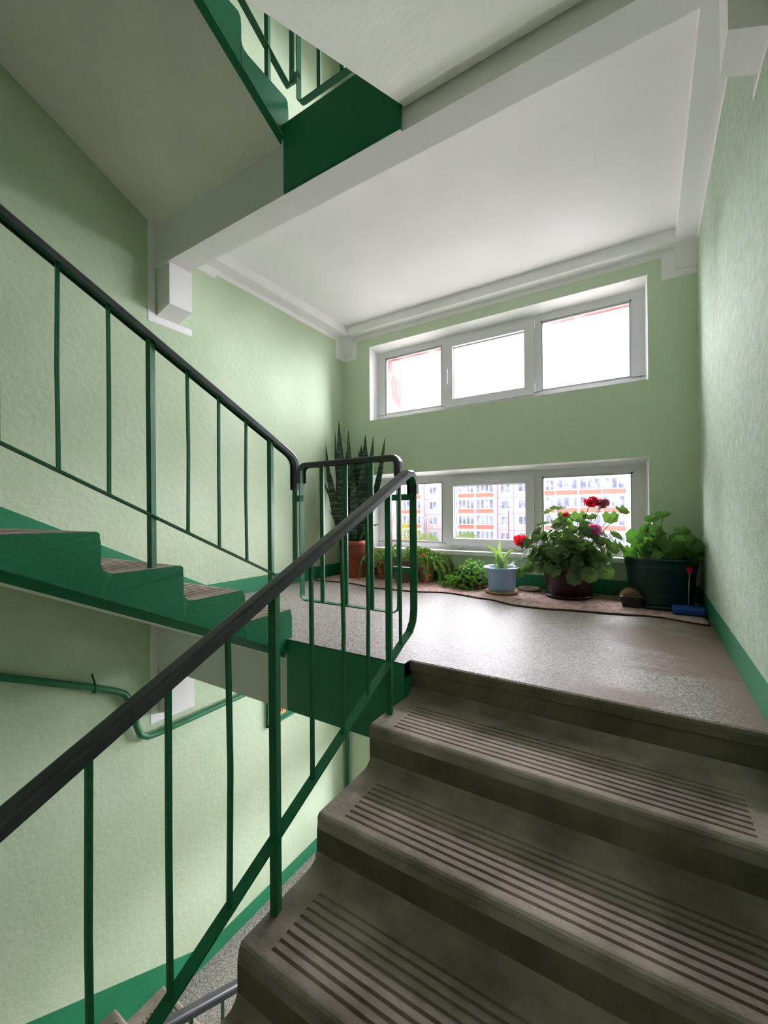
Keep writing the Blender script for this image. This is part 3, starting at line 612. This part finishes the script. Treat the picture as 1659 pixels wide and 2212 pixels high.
# --- geranium
def bush(name, C, label, seed, n, bx0, bx1, by0, by1, zlo, zhi, prof, lr, mt, stems=40, xmax=9, slant=0):
    rnd = random.Random(seed); t = thing(name, C, label, 'plant'); mb = MB(); st = MB(); cx = (bx0+bx1)/2; cyy = (by0+by1)/2
    src = C+Vector((0, 0, zlo))
    for i in range(n):
        for _ in range(50):
            x = rnd.uniform(bx0, bx1); y = rnd.uniform(by0, by1); z = rnd.uniform(0, 1)
            hw = prof(z)
            if slant and z > 1.05-slant*(x-bx0)/(bx1-bx0): continue
            if abs(x-cx) < hw*(bx1-bx0)/2: break
        zz = zlo+(zhi-zlo)*z; R = lr*rnd.uniform(.7, 1.15)
        x = min(x, xmax-R*.8); y = min(y, yW-.01-R)
        nn = Vector(((x-cx)*1.6, (y-cyy)*1.6-.12, (zz-zlo)*1.1-.02+rnd.uniform(-.1, .25)))+Vector([rnd.uniform(-.16, .16) for _ in range(3)])
        rleaf(mb, (x, y, zz), nn, (rnd.uniform(-1, 1), rnd.uniform(-1, 1), -.6), R, rnd)
        if i < stems: st.tube(curve((src.x+rnd.uniform(-.05, .05), src.y+rnd.uniform(-.05, .05), src.z-.04), (x, y, zz), ((x-cx)*.1, 0, .03)), .0028, 5)
    mb.build('foliage', mt, t, weld=False); st.build('stems', M['stem'], t, weld=False)
    return t
C = Vector((-.53, 3.575, RZ)); rnd = random.Random(44)
t = bush('geranium', C, 'large leafy geranium with red and magenta flowers in a dark purple pot', 7, 300, -.90, -.19, 3.38, 3.77, .235, .60, lambda z: .62+.75*z if z < .5 else 1.0-1.1*(z-.5), .046, M['leafD'], stems=60)
mb = MB(); st = MB()
for (x, y, z, R, n_) in ((-.60, 3.55, .70, .062, (0, -.3, 1)), (-.68, 3.58, .675, .05, (-.3, -.4, 1)), (-.55, 3.52, .645, .05, (.2, -.7, .8)), (-.45, 3.55, .64, .055, (0, -1, .6)), (-.375, 3.55, .635, .05, (.1, -.6, 1)), (-.30, 3.55, .70, .045, (0, -.2, 1)), (-.235, 3.57, .635, .055, (.2, -1, .4)), (-.16, 3.58, .685, .052, (.5, -.5, .8)), (-.52, 3.52, .60, .04, (0, -1, .5)), (-.20, 3.50, .50, .055, (.7, -.3, .8)), (-.17, 3.48, .42, .05, (.8, -.3, .7)), (-.88, 3.50, .20, .055, (-.3, -1, .1)), (-.80, 3.48, .235, .05, (-.5, -.9, .3)), (-.93, 3.5, .27, .045, (-.8, -.5, .5)), (-.36, 3.38, .22, .06, (.1, -1, .1)), (-.46, 3.38, .19, .06, (0, -1, .2)), (-.25, 3.42, .24, .05, (.3, -1, .2)), (-.6, 3.38, .24, .055, (0, -1, .3)), (-.70, 3.40, .26, .055, (-.2, -1, .2))):
    rleaf(mb, (x, y, z), n_, (0, 0, -1), R, rnd); st.tube(curve((-.50, 3.56, .28), (x, y, z), ((x+.5)*.12, 0, .04)), .0028, 5)
for q in ((-.874, 3.50, .44), (-.36, 3.54, .745), (-.283, 3.54, .735), (-.335, 3.46, .54)): st.tube(curve((-.52, 3.56, .30), q, ((q[0]+.5)*.1, 0, .06)), .003, 5)
mb.build('foliage', M['leafD'], t, weld=False); st.build('stems', M['stem'], t, weld=False)
pot(t, C+Vector((0, 0, .012)), .155, .195, .235, M['purple'], rim=.006, rimh=.035)
MB().lathe([(.001, 0), (.165, 0), (.18, .02), (.178, .026), (.162, .012), (.001, .011)], 48, C).build('saucer', M['purple'], t)
for c, R, mt in (((-.876, 3.49, .452), .052, 'red'), ((-.36, 3.54, .752), .045, 'crimson'), ((-.283, 3.54, .742), .042, 'mauve'), ((-.333, 3.46, .540), .052, 'magenta'), ((-.535, 3.50, .655), .02, 'red')):
    flowerhead(t, c, R, M[mt], rnd, flat=.75)
# --- right plant
C = Vector((.075, 3.555, RZ))
t = bush('leafy_geranium', C, 'bright green geranium without flowers in a big dark green pot in the right corner', 19, 95, -.10, .29, 3.38, 3.76, .36, .62, lambda z: 1.05-.75*z*z, .046, M['leafL'], xmax=.31, slant=.6)
mb = MB(); st = MB()
for (x, y, z, R, n_) in ((-.07, 3.46, .50, .065, (-.4, -1, .3)), (-.10, 3.45, .39, .055, (-.5, -1, .3)), (.09, 3.52, .65, .05, (0, -.6, 1)), (.03, 3.50, .62, .05, (-.2, -.6, 1)), (-.02, 3.44, .44, .055, (-.3, -1, .2)), (.26, 3.5, .45, .055, (.2, -1, .6)), (.20, 3.48, .54, .05, (.3, -.6, 1))):
    rleaf(mb, (x, y, z), n_, (0, 0, -1), R, rnd); st.tube(curve((C.x, C.y, .33), (x, y, z), (0, 0, .03)), .003, 5)
mb.build('foliage', M['leafL'], t, weld=False); st.build('stems', M['stem'], t, weld=False)
MB().lathe([(.001, 0), (.168, 0), (.178, .006), (.184, .03), (.192, .10), (.194, .104), (.197, .108), (.212, .262), (.218, .266), (.219, .272), (.221, .318), (.234, .324), (.235, .334), (.228, .338), (.218, .334), (.212, .31), (.001, .30)], 64, C+Vector((0, 0, .01))).build('pot', M['dgreen'], t)
MB().lathe([(.001, .305), (.208, .301), (.205, .295), (.001, .295)], 30, C+Vector((0, 0, .01))).build('soil', M['soil'], t)
MB().lathe([(.001, 0), (.185, 0), (.20, .02), (.198, .026), (.182, .011), (.001, .010)], 48, C).build('saucer', M['dgreen'], t)
# --- small cactus in a square pot
C = Vector((-.098, 3.42, RZ)); t = thing('round_cactus', C, 'small round brownish cactus in a black square pot in front of the green pot', 'cactus')
m = MB(); s0, s1, h = .052, .066, .075
V = []
for (s_, z) in ((s0, 0), (s1, h), (s1-.006, h), (s1-.008, h-.012)): V += [(C.x+i*s_, C.y+j*s_, C.z+z) for i, j in ((-1, -1), (1, -1), (1, 1), (-1, 1))]
F = [(3, 2, 1, 0)]+[(4*k+i, 4*k+(i+1) % 4, 4*k+4+(i+1) % 4, 4*k+4+i) for k in range(3) for i in range(4)]+[(12, 13, 14, 15)]
m.add(V, F); m.build('pot', M['black'], t)
M['cactus'] = mat('cactus_skin', (98, 84, 62), .8)
pts = []
for i in range(33):
    an = 2*PI*i/32
m = MB(); n = 32; V = []; F = []
for k in range(7):
    e_ = PI/2*k/6
    for j in range(n):
        R = .058*math.cos(e_)*(1+.10*math.cos(j*PI/2*1.0))+.001; V.append((C.x+R*math.cos(2*PI*j/n), C.y+R*math.sin(2*PI*j/n), C.z+.058+.062*math.sin(e_)))
F = [(i*n+j, i*n+(j+1) % n, (i+1)*n+(j+1) % n, (i+1)*n+j) for i in range(6) for j in range(n)]
m.add(V, F, 0, True); m.build('body', M['cactus'], t, weld=False)
m = MB(); rnd = random.Random(6)
for i in range(900):
    a = rnd.uniform(0, 2*PI); e_ = math.asin(rnd.random()); nn = Vector((math.cos(e_)*math.cos(a), math.cos(e_)*math.sin(a), math.sin(e_)))
    p = Vector((C.x, C.y, C.z+.058))+nn*.057; q = p+(nn+Vector([rnd.uniform(-.5, .5) for _ in range(3)]))*rnd.uniform(.014, .027); s_ = nn.orthogonal().normalized()*.0016
    m.add([p-s_, p+s_, q], [(0, 1, 2)])
o = m.build('spines', M['spine'], t, weld=False); o['kind'] = 'stuff'
# --- blue foam block with a stick flower
C = Vector((.222, 3.335, RZ)); t = thing('foam_block', C, 'blue foam block with a thin stick and red flower before the green pot', 'decoration')
m = MB(); bmv = []
L2, W2, H2 = .088, .055, .05
prof = [(-W2+.012, 0), (W2-.012, 0), (W2, .012), (W2, H2-.014), (W2-.014, H2), (-W2+.014, H2), (-W2, H2-.014), (-W2, .012)]
V = []
for k, (xx, sc_) in enumerate(((-L2, .8), (-L2+.014, 1), (L2-.014, 1), (L2, .8))): V += [(C.x+xx, C.y+a*sc_, C.z+(b-H2/2)*sc_+H2/2) for a, b in prof]
F = [tuple(range(8))[::-1], tuple(range(24, 32))]+[(8*k+i, 8*k+(i+1) % 8, 8*k+8+(i+1) % 8, 8*k+8+i) for k in range(3) for i in range(8)]
m.add(V, F, 0, False); m.build('block', M['sponge'], t)
M['stick'] = mat('pale_stick', (150, 150, 160), .5)
MB().tube([(C.x, C.y+.01, C.z+.045), (C.x+.003, C.y+.02, .16), (C.x+.008, C.y+.03, .275)], .0028, 6).build('stick', M['stick'], t)
m = MB(); b = Vector((C.x+.008, C.y+.03, .268))
for j in range(7):
    a = 2*PI*j/7; blade(m, b, b+Vector((.016*math.cos(a), .016*math.sin(a), .045)), .02, n=5, tp=.5, face=(math.cos(a), math.sin(a), 0))
m.build('red_flower', M['red'], t, weld=False)
# ------------------------------------------------------------------ OUTSIDE: apartment block across the yard
GZ = -8.0
M['ground'] = mat('yard_paving', (226, 223, 220), .95, (234, 231, 228), .3)
struct(MB().box(-120, 60, 4.6, 140, GZ-.2, GZ).build('ground', M['ground']))
M['fac'] = mat('facade_panel', (188, 174, 180), .85, (196, 184, 190), 1.2)
M['seam'] = mat('facade_seam', (142, 130, 140), .9)
M['facred'] = mat('balcony_red', (200, 112, 98), .8, (208, 124, 112), 4)
M['facwh'] = mat('facade_white', (212, 208, 216), .6)
M['facgl'] = mat('far_glass', (104, 108, 130), .4, (160, 164, 186), .8, ramp=(.4, .6))
Y = 71.0; bt = 11.8; ST = 2.735; z00 = 1.23
t = thing('apartment_block', (-22, Y, GZ), 'pale panel apartment block with red balcony bands across the yard, seen through the lower window', 'building')
m = MB(); m.box(-62, -1.9, Y, Y+12, GZ, bt, 0); m.box(-62, -1.9, Y-.3, Y+12, bt, bt+.5, 0)
bands = [z00+ST*i for i in range(-3, 4)]
for zz in bands: m.box(-62, -1.9, Y-.02, Y, zz-.90, zz-.83, 1)
for xx in (-50, -46.2, -40.6, -35.6, -32.0, -29.4, -21.62, -18.9, -15.3, -2.6): m.box(xx-.04, xx+.04, Y-.02, Y, GZ, bt, 1)
m.build('wall', [M['fac'], M['seam']], t)
m = MB()
for xa, xb in ((-40.7, -40.4), (-38.1, -37.9), (-35.8, -35.6), (-28.6, -28.35), (-25.4, -25.1), (-22.0, -21.75), (-15.35, -15.1), (-12.3, -12.05), (-9.0, -8.7), (-5.75, -5.5), (-2.65, -2.4)): m.box(xa, xb, Y-1.02, Y-.03, GZ, bt)
m.build('pilaster', M['facwh'], t)
def balcony(xa, xb, zz, np_):
    m = MB(); y0 = Y-1.0
    m.box(xa, xb, y0, Y, zz-.82, zz-.70, 0); m.box(xa+.05, xb-.05, y0+.02, Y, zz-.70, zz, 1); m.box(xa, xb, y0, Y, zz, zz+.14, 0)
    m.box(xa, xb, y0, Y, zz+1.62, zz+1.92, 0)
    wd = (xb-xa)/np_
    for k in range(np_+1): c = xa+wd*k; m.box(max(xa, c-.12), min(xb, c+.12), y0+.01, Y, zz+.14, zz+1.62, 0)
    for k in range(np_): m.box(xa+wd*k+.12, xa+wd*(k+1)-.12, y0+.06, y0+.10, zz+.14, zz+1.62, 2)
    m.build('balcony', [M['facwh'], M['facred'], M['facgl']], t)
def facwin(xa, xb, za, zb, np_):
    m = MB(); wd = (xb-xa)/np_
    m.box(xa, xb, Y-.06, Y-.03, za, zb, 1)
    for k in range(np_+1): c = xa+wd*k; m.box(max(xa, c-.06)-.0, min(xb, c+.06), Y-.1, Y-.01, za, zb, 0)
    m.box(xa, xb, Y-.1, Y-.01, za-.1, za+.06, 0); m.box(xa, xb, Y-.1, Y-.01, zb-.06, zb+.06, 0)
    m.build('window', [M['facwh'], M['facgl']], t)
for zz in bands:
    if zz < -4.6 or zz > 7: continue
    for xa, xb, n_ in ((-40.4, -38.1, 3), (-37.9, -35.8, 3), (-28.35, -25.4, 4), (-25.1, -22.0, 4), (-15.1, -12.3, 4), (-12.05, -9.0, 3), (-8.7, -5.75, 3), (-5.5, -2.65, 3)): balcony(xa, xb, zz, n_)
    for xa, xb, n_ in ((-34.45, -33.0, 2), (-29.3, -28.7, 1), (-21.1, -19.5, 2), (-18.1, -16.6, 2)): facwin(xa, xb, zz+.05, zz+1.45, n_)
# lamps
for x, y, h, lab in ((-13.9, 50, .9, 'street lamp with a drooping head in the yard, seen through the middle lower pane'), (-24.7, 50, -.1, 'thin street lamp in the yard, seen through the left lower pane')):
    t = thing('street_lamp', (x, y, GZ), lab, 'street lamp')
    m = MB(); m.tube([(x, y, GZ), (x, y, h)], [.11, .07], 10); m.build('pole', mat('lamp_pole', (120, 84, 96), .7), t)
    m = MB(); m.tube([(x, y, h-.02), (x-.5, y, h+.12)], .035, 8); m.build('arm', M['fac'], t)
    m = MB(); m.lathe([(.001, -.06), (.16, -.04), (.2, .02), (.12, .09), (.001, .1)], 16, (x-.62, y, h+.12)); m.build('lamp_head', M['greypot'], t)
def tree(x, y, top, R, label, mt, seed):
    rnd = random.Random(seed); t = thing('leafy_tree', (x, y, GZ), label, 'tree', 'trees in the yard'); m = MB(); cz = top-R*.9
    m.tube([(x, y, GZ), (x+.05, y, cz)], [.14, .05], 8); 
    for k in range(9): a = k*.7; m.tube([(x, y, cz-R*.8+.15*k), (x+R*.6*math.cos(a), y+R*.6*math.sin(a), cz+R*.2)], [.05, .015], 5)
    m.build('trunk', M['greypot'], t)
    m = MB()
    for i in range(1500):
        v_ = Vector([rnd.gauss(0, 1) for _ in range(3)]).normalized()*R*rnd.uniform(.5, 1)**.6*(1+.25*noise.noise(Vector((i*.01, seed, 0)))); p = Vector((x, y, cz))+v_
        a = Vector([rnd.uniform(-1, 1) for _ in range(3)]).normalized()*.13; b = a.orthogonal().normalized()*.08
        m.add([p-a, p+b, p+a, p-b], [(0, 1, 2, 3)])
    m.build('crown', mt, t, weld=False)
M['tree1'] = mat('spring_leaf', (150, 170, 70), .8, trans=.3); M['tree2'] = mat('pale_leaf', (130, 150, 96), .8, trans=.3)
tree(-36.8, 66, -1.0, 3.0, 'yellow green tree in front of the apartment block, left of the window mullion', M['tree1'], 1)
tree(-25.3, 66, -2.6, 2.2, 'pale bushy tree before the apartment block, behind the middle lower pane', M['tree2'], 2)
tree(-31.4, 64, -2.9, 1.9, 'small pale tree beside the yellow green tree before the apartment block', M['tree2'], 4)
